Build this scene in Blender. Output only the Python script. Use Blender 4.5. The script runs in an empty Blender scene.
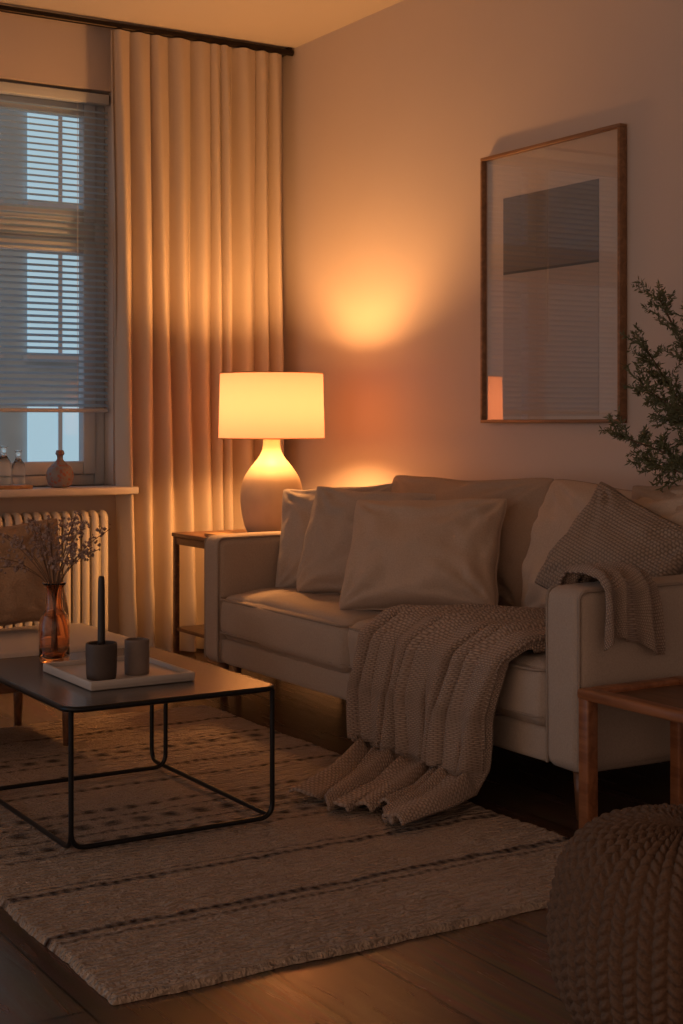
import bpy, bmesh, math, random
from mathutils import Vector, Matrix, noise
random.seed(4)
D=bpy.data; C=bpy.context
COL=C.scene.collection
C.scene.view_settings.view_transform='Standard'

# ------------------------------------------------------------------ materials
def newmat(name):
    m=D.materials.new(name); m.use_nodes=True
    nt=m.node_tree; return m,nt,nt.nodes['Principled BSDF']
def nd(nt,t,**kw):
    n=nt.nodes.new(t)
    for k,v in kw.items():
        if k.startswith('_'): setattr(n,k[1:],v)
        else: n.inputs[k.replace('__',' ')].default_value=v
    return n
def c4(c): return (c[0],c[1],c[2],1)
def fabric(name,col,rough=.95,scale=220,bump=.5,var=.18,wr=6,wrb=.15,sheen=.05,coord='Object',trans=0):
    m,nt,b=newmat(name); L=nt.links
    tc=nd(nt,'ShaderNodeTexCoord')
    n1=nd(nt,'ShaderNodeTexNoise',Scale=scale,Detail=3)
    n2=nd(nt,'ShaderNodeTexNoise',Scale=wr,Detail=4)
    L.new(tc.outputs[coord],n1.inputs['Vector']); L.new(tc.outputs[coord],n2.inputs['Vector'])
    mx=nd(nt,'ShaderNodeMix',_data_type='RGBA')
    mx.inputs[6].default_value=c4([x*(1-var) for x in col]); mx.inputs[7].default_value=c4([min(1,x*(1+var)) for x in col])
    L.new(n1.outputs['Fac'],mx.inputs[0]); L.new(mx.outputs[2],b.inputs['Base Color'])
    b.inputs['Roughness'].default_value=rough
    b.inputs['Sheen Weight'].default_value=sheen; b.inputs['Specular IOR Level'].default_value=.1
    b1=nd(nt,'ShaderNodeBump',Strength=bump,Distance=.003); b2=nd(nt,'ShaderNodeBump',Strength=wrb,Distance=.03)
    L.new(n1.outputs['Fac'],b1.inputs['Height']); L.new(n2.outputs['Fac'],b2.inputs['Height'])
    L.new(b2.outputs['Normal'],b1.inputs['Normal']); L.new(b1.outputs['Normal'],b.inputs['Normal'])
    if trans>0:
        out=nt.nodes['Material Output']; t=nd(nt,'ShaderNodeBsdfTranslucent'); t.inputs['Color'].default_value=c4(col)
        s=nd(nt,'ShaderNodeMixShader',Fac=trans); L.new(b.outputs[0],s.inputs[1]); L.new(t.outputs[0],s.inputs[2]); L.new(s.outputs[0],out.inputs[0])
    return m
def plain(name,col,rough=.5,metal=0,spec=.5,var=.06,scale=8,bump=.05,coord='Object',trans=0):
    m,nt,b=newmat(name); L=nt.links
    tc=nd(nt,'ShaderNodeTexCoord'); n=nd(nt,'ShaderNodeTexNoise',Scale=scale,Detail=5)
    L.new(tc.outputs[coord],n.inputs['Vector'])
    mx=nd(nt,'ShaderNodeMix',_data_type='RGBA')
    mx.inputs[6].default_value=c4([x*(1-var) for x in col]); mx.inputs[7].default_value=c4([min(1,x*(1+var)) for x in col])
    L.new(n.outputs['Fac'],mx.inputs[0]); L.new(mx.outputs[2],b.inputs['Base Color'])
    b.inputs['Roughness'].default_value=rough; b.inputs['Metallic'].default_value=metal; b.inputs['Specular IOR Level'].default_value=spec
    bp=nd(nt,'ShaderNodeBump',Strength=bump,Distance=.01); L.new(n.outputs['Fac'],bp.inputs['Height']); L.new(bp.outputs['Normal'],b.inputs['Normal'])
    if trans>0:
        out=nt.nodes['Material Output']; t=nd(nt,'ShaderNodeBsdfTranslucent'); t.inputs['Color'].default_value=c4(col)
        s=nd(nt,'ShaderNodeMixShader',Fac=trans); L.new(b.outputs[0],s.inputs[1]); L.new(t.outputs[0],s.inputs[2]); L.new(s.outputs[0],out.inputs[0])
    return m
def wood(name,c1,c2,rough=.45,stretch=(1,12,12),scale=3):
    m,nt,b=newmat(name); L=nt.links
    tc=nd(nt,'ShaderNodeTexCoord'); mp=nd(nt,'ShaderNodeMapping'); mp.inputs['Scale'].default_value=stretch
    n=nd(nt,'ShaderNodeTexNoise',Scale=scale,Detail=6,Distortion=1.0)
    L.new(tc.outputs['Object'],mp.inputs[0]); L.new(mp.outputs[0],n.inputs['Vector'])
    r=nd(nt,'ShaderNodeValToRGB'); r.color_ramp.elements[0].position=.35; r.color_ramp.elements[1].position=.65
    r.color_ramp.elements[0].color=c4(c1); r.color_ramp.elements[1].color=c4(c2)
    L.new(n.outputs['Fac'],r.inputs[0]); L.new(r.outputs[0],b.inputs['Base Color']); b.inputs['Roughness'].default_value=rough
    bp=nd(nt,'ShaderNodeBump',Strength=.1,Distance=.003); L.new(n.outputs['Fac'],bp.inputs['Height']); L.new(bp.outputs['Normal'],b.inputs['Normal'])
    return m
def glass(name,col=(1,1,1),rough=.02,ior=1.45):
    m,nt,b=newmat(name); b.inputs['Base Color'].default_value=c4(col); b.inputs['Transmission Weight'].default_value=1
    b.inputs['Roughness'].default_value=rough; b.inputs['IOR'].default_value=ior
    return m
def pane(name,refl=.05,tint=(1,1,1)):
    m,nt,b=newmat(name); L=nt.links; nt.nodes.remove(b)
    t=nd(nt,'ShaderNodeBsdfTransparent'); t.inputs[0].default_value=c4(tint); g=nd(nt,'ShaderNodeBsdfGlossy',Roughness=.01)
    lw=nd(nt,'ShaderNodeLayerWeight',Blend=.5); pw=nd(nt,'ShaderNodeMath',_operation='POWER'); pw.inputs[1].default_value=5.0
    L.new(lw.outputs['Facing'],pw.inputs[0])
    ad=nd(nt,'ShaderNodeMath',_operation='ADD',_use_clamp=True); ad.inputs[1].default_value=refl
    L.new(pw.outputs[0],ad.inputs[0]); s=nd(nt,'ShaderNodeMixShader'); L.new(ad.outputs[0],s.inputs[0]); L.new(t.outputs[0],s.inputs[1]); L.new(g.outputs[0],s.inputs[2])
    L.new(s.outputs[0],nt.nodes['Material Output'].inputs[0]); return m
def emit(name,col,st):
    m,nt,b=newmat(name); b.inputs['Base Color'].default_value=c4(col); b.inputs['Emission Color'].default_value=c4(col); b.inputs['Emission Strength'].default_value=st; return m

# ------------------------------------------------------------------ mesh helpers
def group(name,loc=(0,0,0)):
    e=D.objects.new(name,None); e.empty_display_size=.1; COL.objects.link(e); e.location=loc; return e
def addobj(name,me,mat=None,parent=None,smooth=True):
    o=D.objects.new(name,me); COL.objects.link(o)
    if mat: me.materials.append(mat)
    if smooth:
        for p in me.polygons: p.use_smooth=True
    if parent:
        o.parent=parent; o.matrix_parent_inverse=Matrix.Translation(-Vector(parent.location))
    return o
def mesh(name,v,f,mat=None,parent=None,smooth=True):
    me=D.meshes.new(name); me.from_pydata([tuple(p) for p in v],[],f); me.update()
    return addobj(name,me,mat,parent,smooth)
def box(name,x0,x1,y0,y1,z0,z1,mat,parent=None,bev=.004,seg=2):
    bm=bmesh.new(); bmesh.ops.create_cube(bm,size=1)
    cx,cy,cz=(x0+x1)/2,(y0+y1)/2,(z0+z1)/2
    for v in bm.verts: v.co=Vector((v.co.x*(x1-x0),v.co.y*(y1-y0),v.co.z*(z1-z0)))
    if bev>0: bmesh.ops.bevel(bm,geom=bm.edges[:],offset=bev,segments=seg,affect='EDGES',profile=.5)
    me=D.meshes.new(name); bm.to_mesh(me); bm.free()
    o=addobj(name,me,mat,parent,smooth=bev>0)
    o.location=(cx,cy,cz); return o
def soft(name,x0,x1,y0,y1,z0,z1,r,mat,parent=None,puff=(0,0,0),n=26,wr=0,seed=0):
    hx,hy,hz=(x1-x0)/2,(y1-y0)/2,(z1-z0)/2; bm=bmesh.new()
    bmesh.ops.create_cube(bm,size=2); bmesh.ops.subdivide_edges(bm,edges=bm.edges[:],cuts=n,use_grid_fill=True)
    for v in bm.verts:
        u=v.co.copy()
        q=Vector([math.copysign(1-(1-abs(c))**1.5 if abs(c)<1 else 1,c) for c in u])
        p=Vector((q.x*hx,q.y*hy,q.z*hz)); inn=Vector([max(-h+r,min(h-r,c)) for c,h in zip(p,(hx,hy,hz))])
        d=p-inn
        if d.length>1e-9: p=inn+d.normalized()*r
        a,b_,c_=[(1-abs(t)**2.5) for t in q]
        p.x+=math.copysign(puff[0]*max(0,b_*c_)**.6,q.x)*abs(q.x)
        p.y+=math.copysign(puff[1]*max(0,a*c_)**.6,q.y)*abs(q.y)
        p.z+=math.copysign(puff[2]*max(0,a*b_)**.6,q.z)*abs(q.z)
        if wr:
            s=Vector((seed*7.3,0,0)); k=noise.noise(p*5+s)+.5*noise.noise(p*13+s)
            p+= d.normalized()*k*wr if d.length>1e-9 else Vector((0,0,1))*k*wr
        v.co=p
    bmesh.ops.recalc_face_normals(bm,faces=bm.faces[:])
    me=D.meshes.new(name); bm.to_mesh(me); bm.free()
    o=addobj(name,me,mat,parent); o.location=((x0+x1)/2,(y0+y1)/2,(z0+z1)/2); return o
def tube(name,pts,r,mat,parent=None,cyclic=False,res=6,poly=True):
    cu=D.curves.new(name,'CURVE'); cu.dimensions='3D'; cu.bevel_depth=r; cu.bevel_resolution=res; cu.use_fill_caps=True
    s=cu.splines.new('POLY'); s.points.add(len(pts)-1)
    for p,q in zip(s.points,pts): p.co=(q[0],q[1],q[2],1)
    s.use_cyclic_u=cyclic
    tmp=D.objects.new(name,cu); COL.objects.link(tmp)
    dg=C.evaluated_depsgraph_get(); me=D.meshes.new_from_object(tmp.evaluated_get(dg)); D.objects.remove(tmp)
    me.name=name; me.materials.clear()
    return addobj(name,me,mat,parent)
def roundpath(pts,r,cyclic=False,n=7):
    P=[Vector(p) for p in pts]; out=[]; N=len(P)
    for i in range(N):
        if not cyclic and i in(0,N-1): out.append(P[i]); continue
        a,b,c=P[i-1],P[i],P[(i+1)%N]
        d1=(a-b).normalized(); d2=(c-b).normalized(); rr=min(r,(a-b).length*.49,(c-b).length*.49)
        s=b+d1*rr; e=b+d2*rr
        for k in range(n+1):
            t=k/n; out.append(s*(1-t)**2+b*2*t*(1-t)+e*t*t)
    return out
def lathe(name,prof,cx,cy,mat,parent=None,seg=64,cap0=True,cap1=True):
    v=[];f=[]
    for r,z in prof:
        for i in range(seg):
            a=2*math.pi*i/seg; v.append((cx+r*math.cos(a),cy+r*math.sin(a),z))
    for j in range(len(prof)-1):
        for i in range(seg):
            i2=(i+1)%seg; f.append((j*seg+i,j*seg+i2,(j+1)*seg+i2,(j+1)*seg+i))
    if cap0: f.append(tuple(reversed(range(seg))))
    if cap1: f.append(tuple(range((len(prof)-1)*seg,len(prof)*seg)))
    return mesh(name,v,f,mat,parent)
def catmull(pts,n=6):
    out=[]; P=[pts[0]]+list(pts)+[pts[-1]]
    for i in range(1,len(P)-2):
        for k in range(n):
            t=k/n; r=[]
            for d in range(len(P[0])):
                a,b,c,e=P[i-1][d],P[i][d],P[i+1][d],P[i+2][d]
                r.append(.5*((2*b)+(-a+c)*t+(2*a-5*b+4*c-e)*t*t+(-a+3*b-3*c+e)*t**3))
            out.append(tuple(r))
    out.append(tuple(pts[-1])); return out
def pillow(name,w,h,t,center,yaw,lean,roll,mat,seed=0,parent=None,n=52,pinch=.06,wr=.018,pmat=None,chop=0,pip=.003):
    yaw,lean,roll=map(math.radians,(yaw,lean,roll))
    N=Vector((math.cos(yaw)*math.cos(lean),math.sin(yaw)*math.cos(lean),math.sin(lean)))
    U=Vector((-math.cos(yaw)*math.sin(lean),-math.sin(yaw)*math.sin(lean),math.cos(lean)))
    R=U.cross(N); M=Matrix((R,U,N)).transposed().to_4x4(); M=M@Matrix.Rotation(roll,4,'Z')
    def P(u,v,s):
        wob=.010*noise.noise(Vector((u*2.2+seed,v*2.2,seed*1.7)))
        x=w/2*u*(1-pinch*(1-v*v)*abs(u)**1.5)+wob; y=h/2*v*(1-pinch*(1-u*u)*abs(v)**1.5)+wob*.7
        cu_=abs(u*v)**10; x*=1-.025*cu_; y*=1-.025*cu_
        base=max(0,(1-u*u)*(1-v*v))
        z=t/2*base**.38*(1-.25*v)
        sv=Vector((seed*5.1,seed*2.3,s*3.0))
        cr=0
        for cu,cv in((-1,-1),(1,-1),(-1,1),(1,1)):
            d=math.hypot(u-cu,v-cv); an=math.atan2(v-cv,u-cu)
            cr+=math.exp(-d*1.5)*math.sin(an*12+seed*3+cu*2+cv+2*noise.noise(Vector((u*2,v*2,seed))))*min(1,d*4)
        k=wr*(cr*.9+.9*noise.noise(Vector((u*1.8,v*1.8,0))+sv)+.6*noise.noise(Vector((u*4.5,v*3,1))+sv)+.3*noise.noise(Vector((u*10,v*8,1))+sv))*min(1,base*5)
        if chop: z-=chop*math.exp(-(u*3.2)**2)*max(0,(v+.1))**1.2*(1 if base>.001 else 0)
        y-= chop*.9*math.exp(-(u*3.0)**2)*max(0,v)**2
        return Vector((x,y,s*(z+k)))
    V=[];F=[]
    g=[math.sin(math.pi/2*(2*i/n-1)) for i in range(n+1)]
    for s in(1,-1):
        o=len(V)
        for j in range(n+1):
            for i in range(n+1): V.append(P(g[i],g[j],s))
        for j in range(n):
            for i in range(n):
                a=o+j*(n+1)+i; q=(a,a+1,a+n+2,a+n+1); F.append(q if s>0 else q[::-1])
    me=D.meshes.new(name); me.from_pydata([tuple(p) for p in V],[],F)
    bm=bmesh.new(); bm.from_mesh(me); bmesh.ops.remove_doubles(bm,verts=bm.verts[:],dist=.0005)
    bm.to_mesh(me); bm.free()
    per=[P(x,-1,1) for x in g[:-1]]+[P(1,x,1) for x in g[:-1]]+[P(x,1,1) for x in reversed(g[1:])]+[P(-1,x,1) for x in reversed(g[1:])]
    e=addobj(name,me,mat,parent); M.translation=Vector(center)
    e.matrix_world=M
    p=tube('seam',[tuple(q) for q in per],pip,pmat or mat,None,cyclic=True,res=2); p.parent=e
    return e

# ------------------------------------------------------------------ material set
M_wall=plain('wall_paint',(.58,.50,.45),.85,var=.03,scale=3,bump=.03,spec=.2)
M_ceil=plain('ceiling_paint',(.62,.56,.5),.9,var=.02,scale=3,bump=.02,spec=.2)
M_trim=plain('white_trim',(.58,.56,.54),.4)
M_sofa=fabric('sofa_linen',(.43,.345,.28))
M_pip=fabric('sofa_piping',(.33,.265,.215))
M_p1=fabric('pillow_linen_beige',(.50,.385,.30),scale=200)
M_p2=fabric('pillow_linen_grey',(.43,.36,.31),scale=200)
M_p3=fabric('pillow_linen_tan',(.38,.28,.21),scale=200)
M_curt=fabric('curtain_linen',(.64,.54,.44),scale=300,bump=.2,wr=2,wrb=.1,trans=.18,var=.08)
M_black=plain('black_steel',(.015,.015,.016),.35,metal=.6)
M_bronze=plain('dark_bronze',(.03,.022,.018),.4,metal=.8)
M_top=plain('table_top_grey',(.085,.078,.076),.26,var=.15,scale=15)
M_white=plain('white_lacquer',(.5,.44,.39),.4)
M_oak=wood('oak',(.30,.16,.07),(.42,.24,.11),.45,stretch=(12,1,12))
M_fr=wood('frame_wood',(.19,.095,.045),(.30,.155,.075),.4,stretch=(12,1,12))
M_dwood=wood('walnut',(.10,.045,.02),(.19,.085,.04),.4,stretch=(12,1.5,12))
M_cer=plain('lamp_ceramic',(.48,.37,.28),.5,var=.10,scale=20,bump=.05)
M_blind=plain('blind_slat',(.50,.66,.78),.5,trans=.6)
M_pvc=plain('window_pvc',(.55,.60,.64),.35)
M_rad=plain('radiator_enamel',(.66,.60,.52),.4)

# ------------------------------------------------------------------ room shell
H=2.866; X0=-5.6; Y0=-8.6
m,nt,b=newmat('dark_plank_floor'); L=nt.links
tc=nd(nt,'ShaderNodeTexCoord'); mp=nd(nt,'ShaderNodeMapping'); mp.inputs['Rotation'].default_value=(0,0,math.radians(90))
br=nd(nt,'ShaderNodeTexBrick',Scale=1.0); br.offset=.37
br.inputs['Mortar Size'].default_value=.003; br.inputs['Brick Width'].default_value=1.1; br.inputs['Row Height'].default_value=.19; br.inputs['Bias'].default_value=0
br.inputs['Color1'].default_value=(.060,.038,.026,1); br.inputs['Color2'].default_value=(.13,.080,.052,1); br.inputs['Mortar'].default_value=(.004,.003,.002,1)
L.new(tc.outputs['Object'],mp.inputs[0]); L.new(mp.outputs[0],br.inputs['Vector'])
mp2=nd(nt,'ShaderNodeMapping'); mp2.inputs['Scale'].default_value=(14,1.2,1); n=nd(nt,'ShaderNodeTexNoise',Scale=2.5,Detail=7,Distortion=.8)
L.new(tc.outputs['Object'],mp2.inputs[0]); L.new(mp2.outputs[0],n.inputs['Vector'])
mx=nd(nt,'ShaderNodeMix',_data_type='RGBA',_blend_type='MULTIPLY'); mx.inputs[0].default_value=.8
L.new(br.outputs['Color'],mx.inputs[6]); L.new(n.outputs['Color'],mx.inputs[7])
mg=nd(nt,'ShaderNodeMix',_data_type='RGBA',_blend_type='MULTIPLY'); mg.inputs[0].default_value=1; mg.inputs[7].default_value=(1.5,1.35,1.2,1)
L.new(mx.outputs[2],mg.inputs[6]); L.new(mg.outputs[2],b.inputs['Base Color'])
rr=nd(nt,'ShaderNodeMapRange'); rr.inputs['To Min'].default_value=.16; rr.inputs['To Max'].default_value=.34; L.new(n.outputs['Fac'],rr.inputs[0]); L.new(rr.outputs[0],b.inputs['Roughness'])
bp=nd(nt,'ShaderNodeBump',Strength=.6,Distance=.003,_invert=True); L.new(br.outputs['Fac'],bp.inputs['Height'])
bp2=nd(nt,'ShaderNodeBump',Strength=.12,Distance=.004); L.new(n.outputs['Fac'],bp2.inputs['Height']); L.new(bp.outputs[0],bp2.inputs['Normal']); L.new(bp2.outputs[0],b.inputs['Normal'])
M_floor=m
box('floor',X0,.2,Y0,.3,-.1,0,M_floor,bev=0)
box('ceiling',X0,.2,Y0,.3,H,H+.1,M_ceil,bev=0)
box('wall_right',0,.2,Y0,.3,0,H,M_wall,bev=0)
WX0,WX1,WZ0,WZ1=-2.42,-.885,.775,2.575
wb=group('wall_back')
for nm,a in (('pier_right',(WX1,0,0,H)),('pier_left',(X0,WX0,0,H)),('apron',(WX0,WX1,0,WZ0)),('lintel',(WX0,WX1,WZ1,H))):
    box(nm,a[0],a[1],0,.3,a[2],a[3],M_wall,wb,bev=0)
box('baseboard_right',-.015,0,Y0,0,0,.08,M_trim,bev=.003)
box('baseboard_back',X0,-.015,-.015,0,0,.08,M_trim,bev=.003)

# window -------------------------------------------------------------
win=group('window_1',((WX0+WX1)/2,.14,WZ0))
def wbx(nm,x0,x1,z0,z1,y0=.10,y1=.17,mat=M_pvc): return box(nm,x0,x1,y0,y1,z0,z1,mat,win,bev=.006)
wbx('frame_r',WX1-.05,WX1,WZ0,WZ1); wbx('frame_l',WX0,WX0+.05,WZ0,WZ1); wbx('frame_b',WX0+.05,WX1-.05,WZ0,WZ0+.05); wbx('frame_t',WX0+.05,WX1-.05,WZ1-.05,WZ1)
wbx('transom',WX0+.05,WX1-.05,1.90,1.98)
mxx=(WX0+WX1)/2
for z0,z1 in((WZ0+.05,1.90),(1.98,WZ1-.05)):
    for a,bb in((WX0+.05,mxx),(mxx,WX1-.05)):
        k='%d%d'%(int(z0*10),int(-a*10))
        wbx('sash_l'+k,a,a+.06,z0,z1,.085,.15); wbx('sash_r'+k,bb-.06,bb,z0,z1,.085,.15)
        wbx('sash_b'+k,a+.06,bb-.06,z0,z0+.06,.085,.15); wbx('sash_t'+k,a+.06,bb-.06,z1-.06,z1,.085,.15)
M_pane=pane('window_glass',.03,(.92,.97,1))
mesh('glass_pane',[(WX0+.06,.125,WZ0+.06),(WX1-.06,.125,WZ0+.06),(WX1-.06,.125,WZ1-.06),(WX0+.06,.125,WZ1-.06)],[(0,1,2,3)],M_pane,win,False)
box('window_sill',WX0-.05,WX1+.04,-.20,.10,.742,.775,M_trim,bev=.006)
bl=group('venetian_blind',(mxx,.03,2.5)); V=[];F=[]
bx0,bx1=WX0+.02,WX1-.015; z=1.14; ang=math.radians(30)
while z<2.50:
    o=len(V); K=5
    for k in range(K):
        t=(k/(K-1)-.5)*.027; cz=.0025*(1-(2*k/(K-1)-1)**2)
        y=.035+t*math.cos(ang)-cz*math.sin(ang); zz=z+t*math.sin(ang)+cz*math.cos(ang)
        V+=[(bx0,y,zz),(bx1,y,zz)]
    for k in range(K-1): F.append((o+2*k,o+2*k+1,o+2*k+3,o+2*k+2))
    z+=.0285
mesh('slats',V,F,M_blind,bl)
box('headrail',bx0,bx1,.01,.06,2.515,2.56,M_pvc,bl,bev=.004)
box('bottom_rail',bx0,bx1,.02,.05,1.108,1.126,M_pvc,bl,bev=.004)
for x in(-2.25,-1.66,-1.05): tube('ladder_cord',[(x,.018,1.12),(x,.018,2.52)],.0012,M_pvc,bl,res=2)
tube('tilt_wand',[(-1.66,.0,2.53),(-1.66,-.005,1.5)],.004,M_pvc,bl,res=3)

# outside: facade across the street
fac=group('apartment_building',(5,19,0))
M_fac=plain('facade_render',(.40,.50,.56),.9,var=.25,scale=1.5,coord='Object')
box('facade',-20,30,19,20,-12,22,M_fac,fac,bev=0)
M_e1=emit('lit_window_cool',(.48,.76,.92),.50); M_e2=emit('lit_window_warm',(1,.5,.28),.35); M_e3=plain('dark_window',(.03,.05,.08),.2)
M_ff=plain('facade_window_frame',(.45,.5,.56),.6)
random.seed(9)
for ix in range(-4,13):
    for iz in range(-2,4):
        x=ix*1.75+.2; z=iz*2.7-.4; mm=random.choice([M_e1,M_e1,M_e3,M_e2,M_e1])
        if 2<=ix<=4 and iz in(0,1,2): mm=M_e1
        box('facade_window',x,x+1.15,18.9,19.0,z,z+1.8,mm,fac,bev=0)
        box('facade_mullion',x+.54,x+.61,18.86,18.92,z,z+1.8,M_ff,fac,bev=0)
        box('facade_sill',x-.08,x+1.23,18.75,19,z-.12,z,M_ff,fac,bev=0)
box('street_ground',-30,40,.5,19,-6.2,-6,M_fac,bev=0)

# curtain rod + curtain -------------------------------------------------
rod=group('curtain_rod',(-1.8,-.12,2.842))
tube('pole',[(-3.6,-.12,2.842),(-.01,-.12,2.842)],.015,M_bronze,rod)
for x in(-.03,-1.75,-3.4):
    box('bracket',x-.012,x+.012,-.132,-.0,2.838,2.864,M_bronze,rod,bev=.002)
def curtain(name,x0,x1,nf,seed,flare=0):
    NX,NZ=nf*26,60; V=[];F=[]
    random.seed(seed); ws=[random.uniform(.5,1.6) for _ in range(nf)]; am=[random.uniform(.45,1.3) for _ in range(nf+1)]
    T=sum(ws); cum=[0]
    for q in ws: cum.append(cum[-1]+q/T)
    for j in range(NZ+1):
        tz=j/NZ; z=.012+tz*(2.824-.012)
        for i in range(NX+1):
            s=i/NX
            k=min(nf-1,max(0,next((q for q in range(nf) if s<=cum[q+1]),nf-1))); fr=(s-cum[k])/(cum[k+1]-cum[k])
            drift=.55*noise.noise(Vector((s*3,tz*1.6,seed)))*(1-tz)
            ph=(k+fr+drift)*2*math.pi
            a_=am[k]*(1-fr)+am[k+1]*fr
            amp=(.016+.036*(1-tz)**.45)*a_
            y=-.125+amp*math.sin(ph)+.014*math.sin(2*ph+1+2*tz)*(1-tz*.6)*a_+.014*noise.noise(Vector((s*16,tz*2.5,seed+2)))
            if tz<.12: y+=.012*noise.noise(Vector((s*9,tz*20,3)))
            x=x0+(x1-x0)*s+.012*math.cos(ph)+flare*(1-tz)*(1-s)
            V.append((x,min(y,-.03),z))
    for j in range(NZ):
        for i in range(NX):
            a=j*(NX+1)+i; F.append((a,a+1,a+NX+2,a+NX+1))
    return mesh(name,V,F,M_curt)
curtain('curtain',-.955,-.085,10,3,.06)

# radiator ---------------------------------------------------------------
rad=group('radiator',(-1.6,-.09,.1))
x=-2.30
while x<-.97:
    pts=roundpath([(x,-.055,.12),(x,-.055,.655),(x,-.125,.655),(x,-.125,.12)],.03,cyclic=True)
    tube('column',pts,.0165,M_rad,rad,cyclic=True,res=4); x+=.044
box('top_header',-2.31,-.965,-.112,-.068,.595,.64,M_rad,rad,bev=.015,seg=3); box('bottom_header',-2.31,-.965,-.112,-.068,.13,.175,M_rad,rad,bev=.015,seg=3)
for xx in(-2.2,-1.1): box('foot',xx-.015,xx+.015,-.12,-.06,0,.13,M_rad,rad,bev=.004)

# sill decor
SZ=.775
def patterned(name,c1,c2,sc):
    m,nt,b=newmat(name); tc=nd(nt,'ShaderNodeTexCoord'); v=nd(nt,'ShaderNodeTexVoronoi',Scale=sc); r=nd(nt,'ShaderNodeValToRGB')
    r.color_ramp.elements[0].color=c4(c1); r.color_ramp.elements[1].color=c4(c2); r.color_ramp.elements[0].position=.2; r.color_ramp.elements[1].position=.5
    nt.links.new(tc.outputs['Object'],v.inputs['Vector']); nt.links.new(v.outputs['Distance'],r.inputs[0]); nt.links.new(r.outputs[0],b.inputs['Base Color']); b.inputs['Roughness'].default_value=.4
    bp=nd(nt,'ShaderNodeBump',Strength=.5,Distance=.004); nt.links.new(v.outputs['Distance'],bp.inputs['Height']); nt.links.new(bp.outputs[0],b.inputs['Normal']); return m
M_pat=patterned('patterned_ceramic',(.30,.09,.05),(.22,.20,.21),60)
lathe('decorative_bottle',catmull([(.03,SZ),(.048,SZ+.01),(.060,SZ+.05),(.052,SZ+.085),(.024,SZ+.112),(.014,SZ+.125),(.014,SZ+.14),(.02,SZ+.15),(.015,SZ+.165)],4),-1.175,-.09,M_pat)
M_gl=glass('clear_glass',(.95,.97,.97),.02)
box('sill_tray',-1.56,-1.32,-.15,-.03,SZ,SZ+.016,M_oak,bev=.003)
gb=group('glass_bottle_set',(-1.4,-.09,SZ))
for x,h,r in((-1.365,.15,.028),(-1.43,.17,.03)):
    g=SZ+.0165
    lathe('bottle',catmull([(r*.9,g),(r,g+.01),(r,g+h*.55),(r*.55,g+h*.72),(r*.45,g+h*.8),(r*.45,g+h*.93),(r*.65,g+h)],4),x,-.09,M_gl,gb)

# ------------------------------------------------------------------ rug
m,nt,b=newmat('woven_rug'); L=nt.links
tc=nd(nt,'ShaderNodeTexCoord'); sp=nd(nt,'ShaderNodeSeparateXYZ'); L.new(tc.outputs['Object'],sp.inputs[0])
def math_(op,a,b_=None,c_=None):
    n=nd(nt,'ShaderNodeMath',_operation=op)
    for i,x in enumerate((a,b_,c_)):
        if x is None: continue
        if isinstance(x,(int,float)): n.inputs[i].default_value=x
        else: L.new(x,n.inputs[i])
    return n.outputs[0]
wn=nd(nt,'ShaderNodeTexNoise',Scale=14,Detail=3); L.new(tc.outputs['Object'],wn.inputs['Vector'])
yw=math_('ADD',sp.outputs['Y'],math_('MULTIPLY',math_('SUBTRACT',wn.outputs['Fac'],.5),.03))
fine=nd(nt,'ShaderNodeTexNoise',Scale=120,Detail=2); L.new(tc.outputs['Object'],fine.inputs['Vector'])
med=nd(nt,'ShaderNodeTexNoise',Scale=28,Detail=3); L.new(tc.outputs['Object'],med.inputs['Vector'])
def pulse(y0,w):
    d=math_('ABSOLUTE',math_('SUBTRACT',yw,y0))
    n=nd(nt,'ShaderNodeMapRange'); n.interpolation_type='SMOOTHSTEP'; L.new(d,n.inputs[0]); n.inputs['From Min'].default_value=w*.6; n.inputs['From Max'].default_value=w*1.4; n.inputs['To Min'].default_value=1; n.inputs['To Max'].default_value=0
    return n.outputs[0]
def dash(fr,lo,ph=0):
    s=math_('MULTIPLY_ADD',math_('SINE',math_('MULTIPLY_ADD',sp.outputs['X'],fr,ph)),.5,.5)
    return math_('MULTIPLY_ADD',s,1-lo,lo)
acc=None
for y0,w,fr,lo,st in((-3.395,.013,230,.55,1),(-3.435,.007,260,.35,.7),(-3.125,.011,210,.45,1),(-3.09,.005,190,.3,.7),
        (-2.86,.008,170,.3,.8),(-2.80,.016,95,.0,.9),(-2.73,.008,210,.4,.8),(-2.66,.022,75,.0,.9),(-2.60,.008,210,.3,.8),(-2.53,.014,100,.1,.9),(-2.30,.011,150,.4,.9),(-2.14,.011,190,.3,.9),(-1.98,.008,150,.2,.8),(-1.91,.020,80,.0,.9),(-1.84,.008,150,.2,.8),(-1.60,.011,170,.4,.9)):
    x=math_('MULTIPLY',math_('MULTIPLY',pulse(y0,w),dash(fr,lo,y0*9)),st); acc=x if acc is None else math_('MAXIMUM',acc,x)
fac_=math_('MULTIPLY',acc,math_('MINIMUM',math_('MULTIPLY',med.outputs['Fac'],2.2),1.0))
big=nd(nt,'ShaderNodeTexNoise',Scale=2.2,Detail=4); L.new(tc.outputs['Object'],big.inputs['Vector'])
mb=nd(nt,'ShaderNodeMix',_data_type='RGBA'); mb.inputs[6].default_value=(.29,.20,.14,1); mb.inputs[7].default_value=(.66,.505,.375,1)
L.new(math_('ADD',math_('MULTIPLY',big.outputs['Fac'],.35),math_('MULTIPLY',math_('ADD',fine.outputs['Fac'],med.outputs['Fac']),.33)),mb.inputs[0])
mc=nd(nt,'ShaderNodeMix',_data_type='RGBA'); mc.inputs[7].default_value=(.035,.018,.011,1); L.new(mb.outputs[2],mc.inputs[6]); L.new(fac_,mc.inputs[0])
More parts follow.
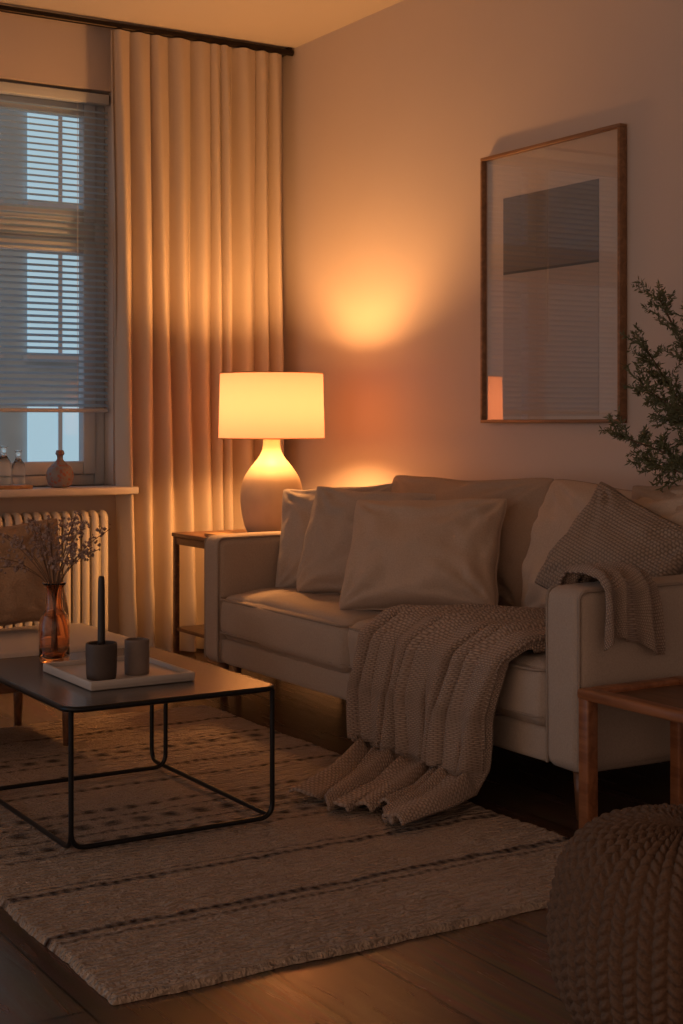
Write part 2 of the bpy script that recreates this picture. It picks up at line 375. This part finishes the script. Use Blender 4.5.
L.new(mc.outputs[2],b.inputs['Base Color']); b.inputs['Roughness'].default_value=.95; b.inputs['Specular IOR Level'].default_value=.1; b.inputs['Sheen Weight'].default_value=.1
rib=math_('ADD',math_('ADD',math_('MULTIPLY',math_('SINE',math_('MULTIPLY',yw,300)),.6),math_('MULTIPLY',fine.outputs['Fac'],1.8)),math_('MULTIPLY',med.outputs['Fac'],2.0))
bp=nd(nt,'ShaderNodeBump',Strength=1,Distance=.009); L.new(rib,bp.inputs['Height']); L.new(bp.outputs[0],b.inputs['Normal'])
M_rug=m
rx0,rx1,ry0,ry1=-2.46,-1.075,-3.75,-1.33
NX,NY=150,260; V=[];F=[]
for j in range(NY+1):
    for i in range(NX+1):
        s,t=i/NX,j/NY; x=rx0+(rx1-rx0)*s; y=ry0+(ry1-ry0)*t
        e=min(s,1-s,t,1-t)
        x+=.010*noise.noise(Vector((0,y*5,1)))*(1 if s<.5 else -1)+.004*noise.noise(Vector((0,y*40,1))); y+=.008*noise.noise(Vector((x*5,0,5)))+.004*noise.noise(Vector((x*40,0,5)))
        z=.014+.003*noise.noise(Vector((x*6,y*6,0)))+.004*noise.noise(Vector((x*25,y*55,0)))
        if e<=0: z=.001
        V.append((x,y,z))
for j in range(NY):
    for i in range(NX):
        a=j*(NX+1)+i; F.append((a,a+1,a+NX+2,a+NX+1))
mesh('area_rug',V,F,M_rug)

# ------------------------------------------------------------------ sofa
SX0,SX1=-.965,-.05; SY0,SY1=-3.30,-1.085; AT=.145; SB=.135
sofa=group('sofa',(-.5,-2.195,0))
for nm,y0,y1 in(('arm_near',SY0,SY0+AT),('arm_far',SY1-.125,SY1)):
    soft(nm,SX0,SX1,y0,y1,SB,.62,.032,M_sofa,sofa,puff=(.004,.006,.008),n=22,wr=.002,seed=3)
    for yy in(y0+.008,y1-.008):
        p=roundpath([(SX0+.006,yy,SB+.01),(SX0+.006,yy,.616),(SX1,yy,.62)],.03); tube('arm_piping',p,.0045,M_pip,sofa,res=3)
soft('base_rail',SX0+.012,SX1,SY0+AT-.01,SY1-AT+.03,SB,.235,.02,M_sofa,sofa,n=14)
soft('back_frame',-.22,SX1,SY0+AT-.02,SY1-AT+.03,SB,.70,.04,M_sofa,sofa,n=16)
mid=-2.14
def seatc(nm,y0,y1,sd):
    soft(nm,SX0-.002,-.22,y0,y1,.232,.408,.045,M_sofa,sofa,puff=(.014,.002,.024),n=38,wr=.012,seed=sd)
    for z in(.262,.388):
        tube('seat_piping',roundpath([(SX0-.006,y0+.006,z),(SX0-.006,y1-.006,z),(-.3,y1-.006,z),(-.3,y0+.006,z)],.045,cyclic=True),.0045,M_pip,sofa,cyclic=True,res=3)
seatc('seat_cushion_far',mid+.003,SY1-.125-.003,1); seatc('seat_cushion_near',SY0+AT+.003,mid-.003,2)
for x in(SX0+.06,SX1-.06):
    for y in(SY0+.06,SY1-.06,mid):
        lathe('leg',[(.014,0),(.024,SB+.01)],x,y,M_dwood,sofa,seg=20)
def leanc(nm,yc,w,h,t,xc,zc,lean,sd,mt,yaw=180,roll=0):
    return pillow(nm,w,h,t,(xc,yc,zc),yaw,lean,roll,mt,seed=sd,parent=sofa,pinch=.03,wr=.026,pmat=M_pip,chop=.014)
leanc('back_cushion_far',-1.90,.90,.48,.27,-.33,.63,14,1,M_p3,yaw=184,roll=1)
leanc('back_cushion_near',-2.76,.80,.48,.27,-.33,.63,14,2,M_p1,yaw=180,roll=-1)

for k,(w,h,t,c,yaw,lean,roll,mt,sd) in enumerate((
   (.48,.42,.20,(-.54,-1.38,.615),216,20,4,M_p2,5),
   (.54,.43,.21,(-.56,-1.66,.61),214,22,-2,M_p2,8),
   (.56,.42,.22,(-.63,-2.11,.61),216,28,2,M_p1,11),
   (.46,.42,.18,(-.29,-3.06,.68),200,16,4,M_p3,15))):
    pillow('throw_pillow',w,h,t,c,yaw,lean,roll,mt,seed=sd)

def knit(name,c1,c2,px=70,py=110,bumpd=.006):
    m,nt,b=newmat(name); L=nt.links
    tc=nd(nt,'ShaderNodeTexCoord'); sp=nd(nt,'ShaderNodeSeparateXYZ'); L.new(tc.outputs['UV'],sp.inputs[0])
    def mm(op,a,b_=None):
        n=nd(nt,'ShaderNodeMath',_operation=op)
        for i,x in enumerate((a,b_)):
            if x is None: continue
            if isinstance(x,(int,float)): n.inputs[i].default_value=x
            else: L.new(x,n.inputs[i])
        return n.outputs[0]
    row=mm('FLOOR',mm('MULTIPLY',sp.outputs[1],py/math.pi))
    par=mm('MULTIPLY',mm('MODULO',row,2.0),math.pi/2)
    a=mm('ABSOLUTE',mm('SINE',mm('ADD',mm('MULTIPLY',sp.outputs[0],px),par)))
    r=mm('ABSOLUTE',mm('SINE',mm('MULTIPLY',sp.outputs[1],py)))
    h=mm('POWER',mm('MULTIPLY',a,r),.5)
    mx=nd(nt,'ShaderNodeMix',_data_type='RGBA'); mx.inputs[6].default_value=c4(c1); mx.inputs[7].default_value=c4(c2)
    L.new(h,mx.inputs[0]); L.new(mx.outputs[2],b.inputs['Base Color']); b.inputs['Roughness'].default_value=.95; b.inputs['Sheen Weight'].default_value=.1; b.inputs['Specular IOR Level'].default_value=.1
    bp=nd(nt,'ShaderNodeBump',Strength=1,Distance=bumpd); L.new(h,bp.inputs['Height']); L.new(bp.outputs[0],b.inputs['Normal']); return m
M_knit=knit('knit_wool',(.22,.15,.115),(.53,.405,.32),290,360,.004)
M_knitp=knit('chunky_weave',(.22,.16,.12),(.45,.345,.27),300,300,.004)
kp=pillow('knit_throw_pillow',.39,.38,.18,(-.52,-2.955,.65),204,24,-26,M_knitp,seed=21)
def uv_xy(o,sx=1,ax=(0,1)):
    me=o.data; uv=me.uv_layers.new(name='UVMap')
    for l in me.loops:
        c=me.vertices[l.vertex_index].co; uv.data[l.index].uv=(c[ax[0]],c[ax[1]])
uv_xy(kp)

# blanket ---------------------------------------------------------------
def lerp(a,b,t): return a+(b-a)*t
def interp(keys,t):
    for i in range(len(keys)-1):
        if t<=keys[i+1][0]:
            a,b=keys[i],keys[i+1]; k=(t-a[0])/(b[0]-a[0]); k=k*k*(3-2*k)*.35+k*.65
            return [lerp(p,q,k) for p,q in zip(a[1:],b[1:])]
    return keys[-1][1:]
def sheet(name,fn,nu,nv,lu,lv,mat,thick=.006,parent=None):
    V=[fn(i/nu,j/nv) for j in range(nv+1) for i in range(nu+1)]
    F=[(j*(nu+1)+i,j*(nu+1)+i+1,(j+1)*(nu+1)+i+1,(j+1)*(nu+1)+i) for j in range(nv) for i in range(nu)]
    o=mesh(name,V,F,mat,parent); uv=o.data.uv_layers.new(name='UVMap')
    for l in o.data.loops:
        vi=l.vertex_index; uv.data[l.index].uv=((vi%(nu+1))/nu*lu,(vi//(nu+1))/nv*lv)
    s=o.modifiers.new('thick','SOLIDIFY'); s.thickness=thick; s.offset=1; return o
thr=group('knit_throw_blanket',(-1,-2.7,.4))
K=[(0,-.44,.445,-2.68,-3.14,.024),(.16,-.72,.448,-2.54,-3.13,.034),(.30,-.955,.443,-2.38,-3.10,.036),(.36,-1.008,.405,-2.36,-3.08,.046),
   (.55,-1.035,.25,-2.38,-3.05,.062),(.74,-1.055,.10,-2.43,-3.05,.068),(.80,-1.11,.045,-2.47,-3.07,.052),(.9,-1.25,.033,-2.60,-3.12,.030),(1.0,-1.41,.028,-2.74,-3.15,.020)]
NFD=10
random.seed(77); fw_=[random.uniform(.5,1.5) for _ in range(NFD)]; fc_=[0]
for q in fw_: fc_.append(fc_[-1]+q/sum(fw_))
def fph(w):
    for k in range(NFD):
        if w<=fc_[k+1] or k==NFD-1: return (k+(w-fc_[k])/(fc_[k+1]-fc_[k]))*2*math.pi
def fn(w,s):
    x,z,y0,y1,am=interp(K,s)
    y=lerp(y0,y1,w)
    ph=fph(min(1,max(0,w+.05*noise.noise(Vector((w*2.5,s*2.6,3))))))
    f=math.sin(ph); f=math.copysign(abs(f)**.8,f)+.28*math.sin(2.3*ph+1+s*5)+.6*noise.noise(Vector((w*6,s*3,8)))
    d=am*(f*.5+.5)*1.25
    y+=.020*math.cos(ph)*min(1,s*2.5)
    x-=.10*noise.noise(Vector((w*4,0,9)))*max(0,s-.75)*4 + (.16*max(0,.4-w)*max(0,s-.8)*8)
    k=max(0,min(1,(s-.28)/.1))*(1-max(0,min(1,(s-.74)/.08)))
    nx,nz=-k,1-k
    return (x+nx*d, y, max(.024,z+nz*d+.008*noise.noise(Vector((w*9,s*9,0)))))
sheet('drape',fn,280,170,1.3,1.5,M_knit,.008,thr)
K2=[(0,-3.095,.50),(.2,-3.12,.56),(.34,-3.14,.625),(.4,-3.16,.65),(.5,-3.23,.657),(.6,-3.29,.645),(.66,-3.318,.615),(1,-3.328,.465)]
def fn2(w,s):
    y,z=interp(K2,s); x=lerp(-.895,-.72,w)+.04*(s-.5)*(1 if w>.5 else -1)
    ph=w*2*math.pi*3+noise.noise(Vector((w*3,s*3,7)))*1.5; d=.014*(1+math.sin(ph))
    k=abs(s-.5)*2; side=(-1 if s>.5 else 1)
    return (x,y+side*d*min(1,k*1.8),z+d*(1-k)*.9+(.03*math.sin(w*5)*max(0,s-.7)*3.3))
sheet('arm_fold',fn2,90,80,.5,.6,M_knit,.007,thr)

# ------------------------------------------------------------------ side table + lamp
st=group('side_table',(-.53,-.75,0)); TZ=.585
box('top',-.80,-.27,-1.055,-.44,TZ-.018,TZ,M_dwood,st,bev=.004)
for x in(-.785,-.285):
    for y in(-1.035,-.46): box('leg',x-.011,x+.011,y-.011,y+.011,0,TZ-.018,M_dwood,st,bev=.002)
for y in(-1.035,-.46): box('rail',-.774,-.296,y-.008,y+.008,TZ-.05,TZ-.02,M_dwood,st,bev=.002)
for x in(-.785,-.285): box('rail_side',x-.008,x+.008,-1.024,-.471,TZ-.05,TZ-.02,M_dwood,st,bev=.002)
box('lower_shelf',-.79,-.28,-1.04,-.455,.16,.176,M_dwood,st,bev=.003)
box('wooden_tray',-.78,-.63,-1.0,-.72,TZ+.0005,TZ+.015,M_oak,bev=.004)
LX,LY=-.49,-.78
TZ+=.001
lamp=group('table_lamp',(LX,LY,TZ))
lathe('ceramic_base',catmull([(.082,TZ),(.098,TZ+.004),(.116,TZ+.04),(.130,TZ+.11),(.133,TZ+.175),(.120,TZ+.235),(.090,TZ+.285),(.058,TZ+.325),(.040,TZ+.36),(.036,TZ+.395),(.038,TZ+.405)],8),LX,LY,M_cer,lamp)
lathe('socket',[(.012,TZ+.40),(.012,TZ+.44),(.02,TZ+.445),(.02,TZ+.50)],LX,LY,M_bronze,lamp,seg=24)
m,nt,b=newmat('lampshade_linen'); L=nt.links; nt.nodes.remove(b)
df=nd(nt,'ShaderNodeBsdfDiffuse'); df.inputs[0].default_value=(.80,.72,.56,1); tl=nd(nt,'ShaderNodeBsdfTranslucent'); tl.inputs[0].default_value=(.190,.098,.090,1)
tcn=nd(nt,'ShaderNodeTexCoord'); nn=nd(nt,'ShaderNodeTexNoise',Scale=150,Detail=2); L.new(tcn.outputs['Object'],nn.inputs['Vector']); bpn=nd(nt,'ShaderNodeBump',Strength=.1,Distance=.001); L.new(nn.outputs['Fac'],bpn.inputs['Height']); L.new(bpn.outputs[0],df.inputs['Normal'])
ms=nd(nt,'ShaderNodeMixShader',Fac=.55); L.new(df.outputs[0],ms.inputs[1]); L.new(tl.outputs[0],ms.inputs[2])
L.new(ms.outputs[0],nt.nodes['Material Output'].inputs[0])
M_shade=m
SHB,SHT=.995,1.27
lathe('shade',[(.2255,SHB),(.2255,SHB+.003),(.219,SHT-.003),(.219,SHT)],LX,LY,M_shade,lamp,seg=96,cap0=False,cap1=False)
M_brass=plain('brass',(.5,.33,.14),.35,metal=.9)
for r,z in((.2255,SHB),(.219,SHT)): tube('shade_rim',[(LX+r*math.cos(a*math.pi/36),LY+r*math.sin(a*math.pi/36),z) for a in range(72)],.0022,M_brass,lamp,cyclic=True,res=2)
for a in(0,2.09,4.19): tube('spider_arm',[(LX,LY,SHT-.01),(LX+.218*math.cos(a),LY+.218*math.sin(a),SHT-.003)],.0018,M_brass,lamp,res=2)
tube('finial',[(LX,LY,SHT-.01),(LX,LY,SHT+.008)],.004,M_brass,lamp,res=3)
pl=D.lights.new('lamp_bulb','POINT'); pl.energy=56; pl.color=(1,.44,.135); pl.shadow_soft_size=.065
po=D.objects.new('lamp_bulb',pl); COL.objects.link(po); po.parent=lamp; po.location=(0,0,.545)

# ------------------------------------------------------------------ framed art
art=group('framed_art_print',(-.02,-2.037,1.58))
ay0,ay1,az0,az1=-2.44,-1.645,1.06,2.097
fw=.013
for nm,a in(('rail_bottom',(ay0,ay1,az0,az0+fw)),('rail_top',(ay0,ay1,az1-fw,az1)),('stile_near',(ay0,ay0+fw,az0+fw,az1-fw)),('stile_far',(ay1-fw,ay1,az0+fw,az1-fw))):
    box(nm,-.036,-.002,a[0],a[1],a[2],a[3],M_fr,art,bev=.002)
M_mat=plain('paper_mat',(.64,.54,.47),.9,var=.02)
box('mat_board',-.014,-.006,ay0+fw,ay1-fw,az0+fw,az1-fw,M_mat,art,bev=0)
m,nt,b=newmat('abstract_print'); L=nt.links
tc=nd(nt,'ShaderNodeTexCoord'); s_=nd(nt,'ShaderNodeSeparateXYZ'); L.new(tc.outputs['Object'],s_.inputs[0])
r=nd(nt,'ShaderNodeValToRGB'); mr=nd(nt,'ShaderNodeMapRange'); mr.inputs['From Min'].default_value=-.42; mr.inputs['From Max'].default_value=.42; L.new(s_.outputs['Z'],mr.inputs[0]); L.new(mr.outputs[0],r.inputs[0])
cr=r.color_ramp; cr.interpolation='CONSTANT'; cr.elements[0].color=(.48,.395,.34,1); cr.elements[1].color=(.20,.16,.145,1); cr.elements[1].position=.66
e=cr.elements.new(.648); e.color=(.07,.06,.06,1)
L.new(r.outputs[0],b.inputs['Base Color']); b.inputs['Roughness'].default_value=.9
box('print',-.0155,-.0135,-2.31,-1.765,1.085,1.925,m,art,bev=0)
M_ag=pane('art_glass',.22)
xa,xb=-.0215,-.0285
mesh('glazing',[(xb,ay0+fw,az0+fw),(xb,ay0+fw,az1-fw),(xa,ay1-fw,az1-fw),(xa,ay1-fw,az0+fw)],[(0,1,2,3)],M_ag,art,False)

# ------------------------------------------------------------------ coffee table
ct=group('coffee_table',(-1.93,-2.5,0)); CZ=.374
tx0,tx1,ty0,ty1=-2.215,-1.64,-2.89,-2.09
def rrect(x0,x1,y0,y1,z,r): return roundpath([(x0,y0,z),(x1,y0,z),(x1,y1,z),(x0,y1,z)],r,cyclic=True)
top=rrect(tx0,tx1,ty0,ty1,0,.05)
bm=bmesh.new(); vs=[bm.verts.new((p.x,p.y,CZ-.012)) for p in top]; fc=bm.faces.new(vs)
ex=bmesh.ops.extrude_face_region(bm,geom=[fc]); bmesh.ops.translate(bm,verts=[v for v in ex['geom'] if isinstance(v,bmesh.types.BMVert)],vec=(0,0,.012))
bmesh.ops.recalc_face_normals(bm,faces=bm.faces[:]); me=D.meshes.new('top'); bm.to_mesh(me); bm.free(); addobj('top',me,M_top,ct,False)
tube('top_rim',rrect(tx0,tx1,ty0,ty1,CZ-.007,.05),.0075,M_black,ct,cyclic=True,res=3)
fx0,fx1,fy0,fy1=-2.205,-1.65,-2.88,-2.12; g=.030
def loop(nm,pts): tube(nm,roundpath(pts,.04),.0065,M_black,ct,res=4)
loop('frame_side_right',[(fx1,fy0,CZ-.01),(fx1,fy0,g),(fx1,fy1,g),(fx1,fy1,CZ-.01)])
loop('frame_side_left',[(fx0,fy0,CZ-.01),(fx0,fy0,g),(fx0,fy1,g),(fx0,fy1,CZ-.01)])
loop('frame_front',[(fx0,fy0,CZ-.01),(fx0,fy0,g),(fx1,fy0,g),(fx1,fy0,CZ-.01)])
loop('frame_back',[(fx0,fy1-.10,CZ-.01),(fx0,fy1-.10,g),(fx1,fy1-.10,g),(fx1,fy1-.10,CZ-.01)])

tr=group('serving_tray',(-1.945,-2.545,CZ)); a0,a1,b0,b1=-2.09,-1.795,-2.72,-2.37
T0=CZ+.001
box('tray_base',a0,a1,b0,b1,T0,T0+.012,M_white,tr,bev=.004)
for nm,q in(('lip_1',(a0,a1,b0,b0+.010)),('lip_2',(a0,a1,b1-.010,b1)),('lip_3',(a0,a0+.010,b0+.01,b1-.01)),('lip_4',(a1-.010,a1,b0+.01,b1-.01))): box(nm,q[0],q[1],q[2],q[3],T0+.004,T0+.024,M_white,tr,bev=.003)
TB=T0+.013
M_dcup=plain('charcoal_stoneware',(.07,.050,.04),.6,var=.2,scale=60); M_lcup=plain('grey_stoneware',(.20,.15,.12),.6,var=.15,scale=60); M_wax=plain('dark_wax',(.02,.015,.013),.45)
ch=group('candle_holder',(-2.02,-2.62,TB))
lathe('cup',catmull([(.034,TB),(.039,TB+.004),(.041,TB+.05),(.041,TB+.090),(.036,TB+.091),(.034,TB+.080),(.002,TB+.078)],4),-2.02,-2.62,M_dcup,ch)
lathe('taper_candle',catmull([(.010,TB+.075),(.0095,TB+.2),(.008,TB+.262),(.003,TB+.268)],4),-2.02,-2.62,M_wax,ch,seg=20)
c2=group('pillar_candle',(-1.91,-2.60,TB))
lathe('holder',catmull([(.028,TB),(.033,TB+.004),(.033,TB+.07),(.033,TB+.09),(.028,TB+.091),(.027,TB+.085),(.002,TB+.085)],4),-1.91,-2.60,M_lcup,c2)
va=group('glass_vase',(-2.0,-2.22,CZ)); M_amb=glass('amber_glass',(.92,.58,.36),.03)
def vz(z): return CZ+z
lathe('bottle',catmull([(.036,vz(.001)),(.043,vz(.006)),(.0435,vz(.06)),(.043,vz(.11)),(.036,vz(.135)),(.026,vz(.15)),(.024,vz(.175)),(.025,vz(.21)),(.034,vz(.225)),(.031,vz(.226)),(.021,vz(.21)),(.020,vz(.16)),(.030,vz(.13)),(.038,vz(.10)),(.038,vz(.02)),(.001,vz(.014))],3),-2.0,-2.22,M_amb,va,seg=40)
random.seed(12)
M_stem=plain('dry_stem',(.18,.11,.07),.9); M_fl=plain('dried_blossom',(.34,.24,.20),.95,var=.3,scale=60)
fl=group('dried_flowers',(-2.0,-2.22,CZ+.02)); V=[];F=[]
def blob(c,r):
    o=len(V)
    for i in range(6):
        d=[(1,0,0),(-1,0,0),(0,1,0),(0,-1,0),(0,0,1),(0,0,-1)][i]; V.append((c[0]+d[0]*r*random.uniform(.6,1.3),c[1]+d[1]*r*random.uniform(.6,1.3),c[2]+d[2]*r*random.uniform(.6,1.3)))
    for q in((0,2,4),(2,1,4),(1,3,4),(3,0,4),(2,0,5),(1,2,5),(3,1,5),(0,3,5)): F.append(tuple(o+k for k in q))
for i in range(26):
    a=random.uniform(0,6.28); sp_=random.uniform(.03,.19); hh=random.uniform(.31,.47)-sp_*.35
    base=Vector((-2.0+.010*math.cos(a+3),-2.22+.010*math.sin(a+3),CZ+.03)); neck=Vector((-2.0+.008*math.cos(a),-2.22+.008*math.sin(a),CZ+.2))
    tip=Vector((-2.0+sp_*math.cos(a),-2.22+sp_*math.sin(a),CZ+hh)); mid_=(neck+tip)/2+Vector((0,0,.03))
    pts=catmull([tuple(base),tuple(neck),tuple(mid_),tuple(tip)],5)
    tube('stem',pts,.0012,M_stem,fl,res=1)
    for k in range(20):
        t=random.uniform(.5,1); p=Vector(pts[min(len(pts)-1,int((5+t*10))) ])+Vector([random.gauss(0,.010) for _ in range(3)])
        blob(p,random.uniform(.0035,.0075))
mesh('blossoms',V,F,M_fl,fl,False)

# ------------------------------------------------------------------ bench with cushion (left)
be=group('window_bench',(-2.0,-1.5,0)); M_bench=fabric('bench_fabric',(.46,.41,.37),scale=300)
soft('seat',-2.75,-1.51,-1.82,-1.22,.25,.338,.03,M_bench,be,puff=(0,0,.008),n=20,wr=.003)
box('frame',-2.73,-1.54,-1.80,-1.24,.215,.25,M_dwood,be,bev=.004)
for x in(-2.60,-1.78):
    for y in(-1.75,-1.28): lathe('leg',[(.013,.020 if y<-1.33 else 0),(.02,.22)],x,y,M_dwood,be,seg=16)
M_fluf=fabric('boucle_cushion',(.38,.25,.16),scale=160,bump=1,var=.3)
pillow('bench_pillow',.44,.36,.17,(-1.86,-1.33,.535),262,14,4,M_fluf,seed=31)

# ------------------------------------------------------------------ wooden tray table (right)
wt=group('wooden_tray_table',(-.8,-3.65,0)); M_teak=wood('teak',(.20,.07,.025),(.36,.14,.055),.38,stretch=(10,1.2,10)); WZ=.378
wx0,wx1,wy0,wy1=-1.015,-.65,-3.98,-3.345
box('rail_1',wx0,wx0+.045,wy0,wy1,WZ-.028,WZ,M_teak,wt,bev=.008,seg=3); box('rail_2',wx1-.045,wx1,wy0,wy1,WZ-.028,WZ,M_teak,wt,bev=.008,seg=3)
box('rail_3',wx0+.04,wx1-.04,wy1-.045,wy1,WZ-.028,WZ,M_teak,wt,bev=.008,seg=3); box('rail_4',wx0+.04,wx1-.04,wy0,wy0+.045,WZ-.028,WZ,M_teak,wt,bev=.008,seg=3)
box('panel',wx0+.03,wx1-.03,wy0+.03,wy1-.03,WZ-.024,WZ-.014,M_dwood,wt,bev=0)
for x in(wx0+.022,wx1-.022):
    for y in(wy0+.022,wy1-.022): box('leg',x-.019,x+.019,y-.019,y+.019,0,WZ-.02,M_teak,wt,bev=.006,seg=3)

# ------------------------------------------------------------------ pouf
px,py_=-1.69,-4.42; V=[];F=[]
prof=catmull([(.004,.372),(.09,.370),(.165,.352),(.208,.305),(.226,.235),(.229,.17),(.215,.095),(.175,.03),(.12,.006),(.004,.004)],24)
cum=[0]
for a,b_ in zip(prof,prof[1:]): cum.append(cum[-1]+math.hypot(a[0]-b_[0],a[1]-b_[1]))
tot=cum[-1]; rows=34; RS=8; NR=rows*RS; NCOL=60; CS=8; NC=NCOL*CS
def at(s):
    for i in range(len(cum)-1):
        if s<=cum[i+1]+1e-9:
            k=(s-cum[i])/max(1e-9,cum[i+1]-cum[i]); a,b_=prof[i],prof[i+1]
            n=Vector((-(b_[1]-a[1]),(b_[0]-a[0]))).normalized()
            return lerp(a[0],b_[0],k),lerp(a[1],b_[1],k),n
for j in range(NR+1):
    s=tot*j/NR; r,z,n=at(min(s,tot)); row=j//RS; fr=(j%RS)/RS
    for i in range(NC):
        th=i/NC; c_=th*NCOL; colp=int(c_)%2
        q=(j/RS)+(.5 if colp else 0)+(c_-int(c_)-.5)*(.7 if colp else -.7)
        h=(.25+.75*abs(math.sin(math.pi*c_))**.55)*(.25+.75*abs(math.sin(math.pi*q))**.6)
        h+=.15*noise.noise(Vector((math.cos(th*6.283)*9,math.sin(th*6.283)*9,s*40)))
        d=.014*h*min(1,r/.06); R=r+n.x*d; a=th*2*math.pi
        V.append((px+R*math.cos(a),py_+R*math.sin(a),max(.001,z+abs(n.y)*d*(1 if z>.18 else 0))))
for j in range(NR):
    for i in range(NC):
        i2=(i+1)%NC; F.append((j*NC+i,(j+1)*NC+i,(j+1)*NC+i2,j*NC+i2))
M_pouf=fabric('pouf_jute',(.15,.088,.055),scale=250,bump=.8,var=.3,wrb=0,sheen=0)
mesh('knitted_pouf',V,F,M_pouf)

# ------------------------------------------------------------------ plant (right)
pt=group('potted_plant',(-.24,-3.52,0)); random.seed(5)
M_pot=plain('pot_clay',(.30,.24,.2),.7); M_soil=plain('soil',(.03,.02,.015),.95); M_leaf=plain('foliage',(.12,.13,.065),.6,var=.4,scale=30); M_bark=plain('bark',(.10,.065,.04),.9)
lathe('pot',catmull([(.09,0),(.11,.005),(.135,.15),(.14,.30),(.14,.31),(.128,.31),(.125,.27),(.002,.265)],5),-.24,-3.52,M_pot,pt,seg=40)
lathe('soil',[(.126,.262),(.126,.27)],-.24,-3.52,M_soil,pt,seg=32)
V=[];F=[]
def leaf(p,d,l,w):
    d=d.normalized(); sd=d.cross(Vector((random.gauss(0,1),random.gauss(0,1),random.gauss(0,1)))).normalized()*w; o=len(V)
    V.extend([tuple(p),tuple(p+d*l*.5+sd),tuple(p+d*l),tuple(p+d*l*.5-sd)]); F.append((o,o+1,o+2,o+3))
root=Vector((-.24,-3.52,.27))
tips=[(-.20,-2.80,1.46),(-.22,-2.76,1.30),(-.26,-2.68,1.02),(-.16,-2.92,1.40),(-.3,-2.82,1.18),(-.2,-2.86,1.08),(-.28,-2.86,.93),(-.3,-3.15,1.50),(-.22,-3.0,1.30),(-.5,-3.4,1.6),(-.2,-3.7,1.7),(-.5,-3.9,1.4),(-.25,-4.1,1.3)]
for tp in tips:
    T=Vector(tp); k1=root+Vector((0,0,.45))+ (T-root)*.1; k2=root.lerp(T,.62)+Vector((0,0,.20 if tp[2]<1.3 else .1))
    pts=[Vector(p) for p in catmull([tuple(root),tuple(k1),tuple(k2),tuple(T)],9)]
    tube('branch',pts,.003,M_bark,pt,res=2)
    N_=len(pts)
    for i in range(int(N_*.45),N_):
        for q in range(3):
            base=pts[i].lerp(pts[i-1],random.random()); dr=(pts[i]-pts[i-1]).normalized(); sdv=Vector((random.gauss(0,1),random.gauss(0,1),random.gauss(0,1)+.2)); tw=(dr*.9+sdv.normalized()*.8).normalized()
            ln=random.uniform(.05,.12)
            for s in range(16):
                pp=base+tw*ln*s/16
                for _ in range(3):
                    leaf(pp,tw*.8+Vector((random.gauss(0,.7),random.gauss(0,.7),random.gauss(0,.7))),random.uniform(.012,.026),.0028)
mesh('leaves',V,F,M_leaf,pt,False)

# ------------------------------------------------------------------ world: dusk sky beyond the window, warm fill light added elsewhere, strongest from left
w=D.worlds.new('dusk'); C.scene.world=w; w.use_nodes=True; nt=w.node_tree; L=nt.links
bg=nt.nodes['Background']; tc=nd(nt,'ShaderNodeTexCoord'); sp=nd(nt,'ShaderNodeSeparateXYZ'); L.new(tc.outputs['Generated'],sp.inputs[0])
mr=nd(nt,'ShaderNodeMapRange'); mr.inputs['From Min'].default_value=.02; mr.inputs['From Max'].default_value=.35; L.new(sp.outputs['Y'],mr.inputs[0])
ml=nd(nt,'ShaderNodeMapRange'); ml.inputs['From Min'].default_value=-.1; ml.inputs['From Max'].default_value=-.9; L.new(sp.outputs['X'],ml.inputs[0])
m1=nd(nt,'ShaderNodeMix',_data_type='RGBA'); m1.inputs[6].default_value=(.33,.205,.150,1); m1.inputs[7].default_value=(.80,.51,.36,1); L.new(ml.outputs[0],m1.inputs[0])
mx=nd(nt,'ShaderNodeMix',_data_type='RGBA'); mx.inputs[7].default_value=(.34,.62,.88,1); L.new(m1.outputs[2],mx.inputs[6]); L.new(mr.outputs[0],mx.inputs[0])
L.new(mx.outputs[2],bg.inputs[0]); bg.inputs[1].default_value=1.0

# ------------------------------------------------------------------ camera
cd=D.cameras.new('camera'); co=D.objects.new('camera',cd); COL.objects.link(co); C.scene.camera=co
cd.sensor_fit='VERTICAL'; cd.sensor_height=36; cd.sensor_width=24; cd.lens=51.26; cd.shift_y=-89/1024
co.location=(-3.5,-6.22,1.06); co.rotation_euler=(math.radians(90),0,math.radians(-31.7)); cd.clip_start=.05
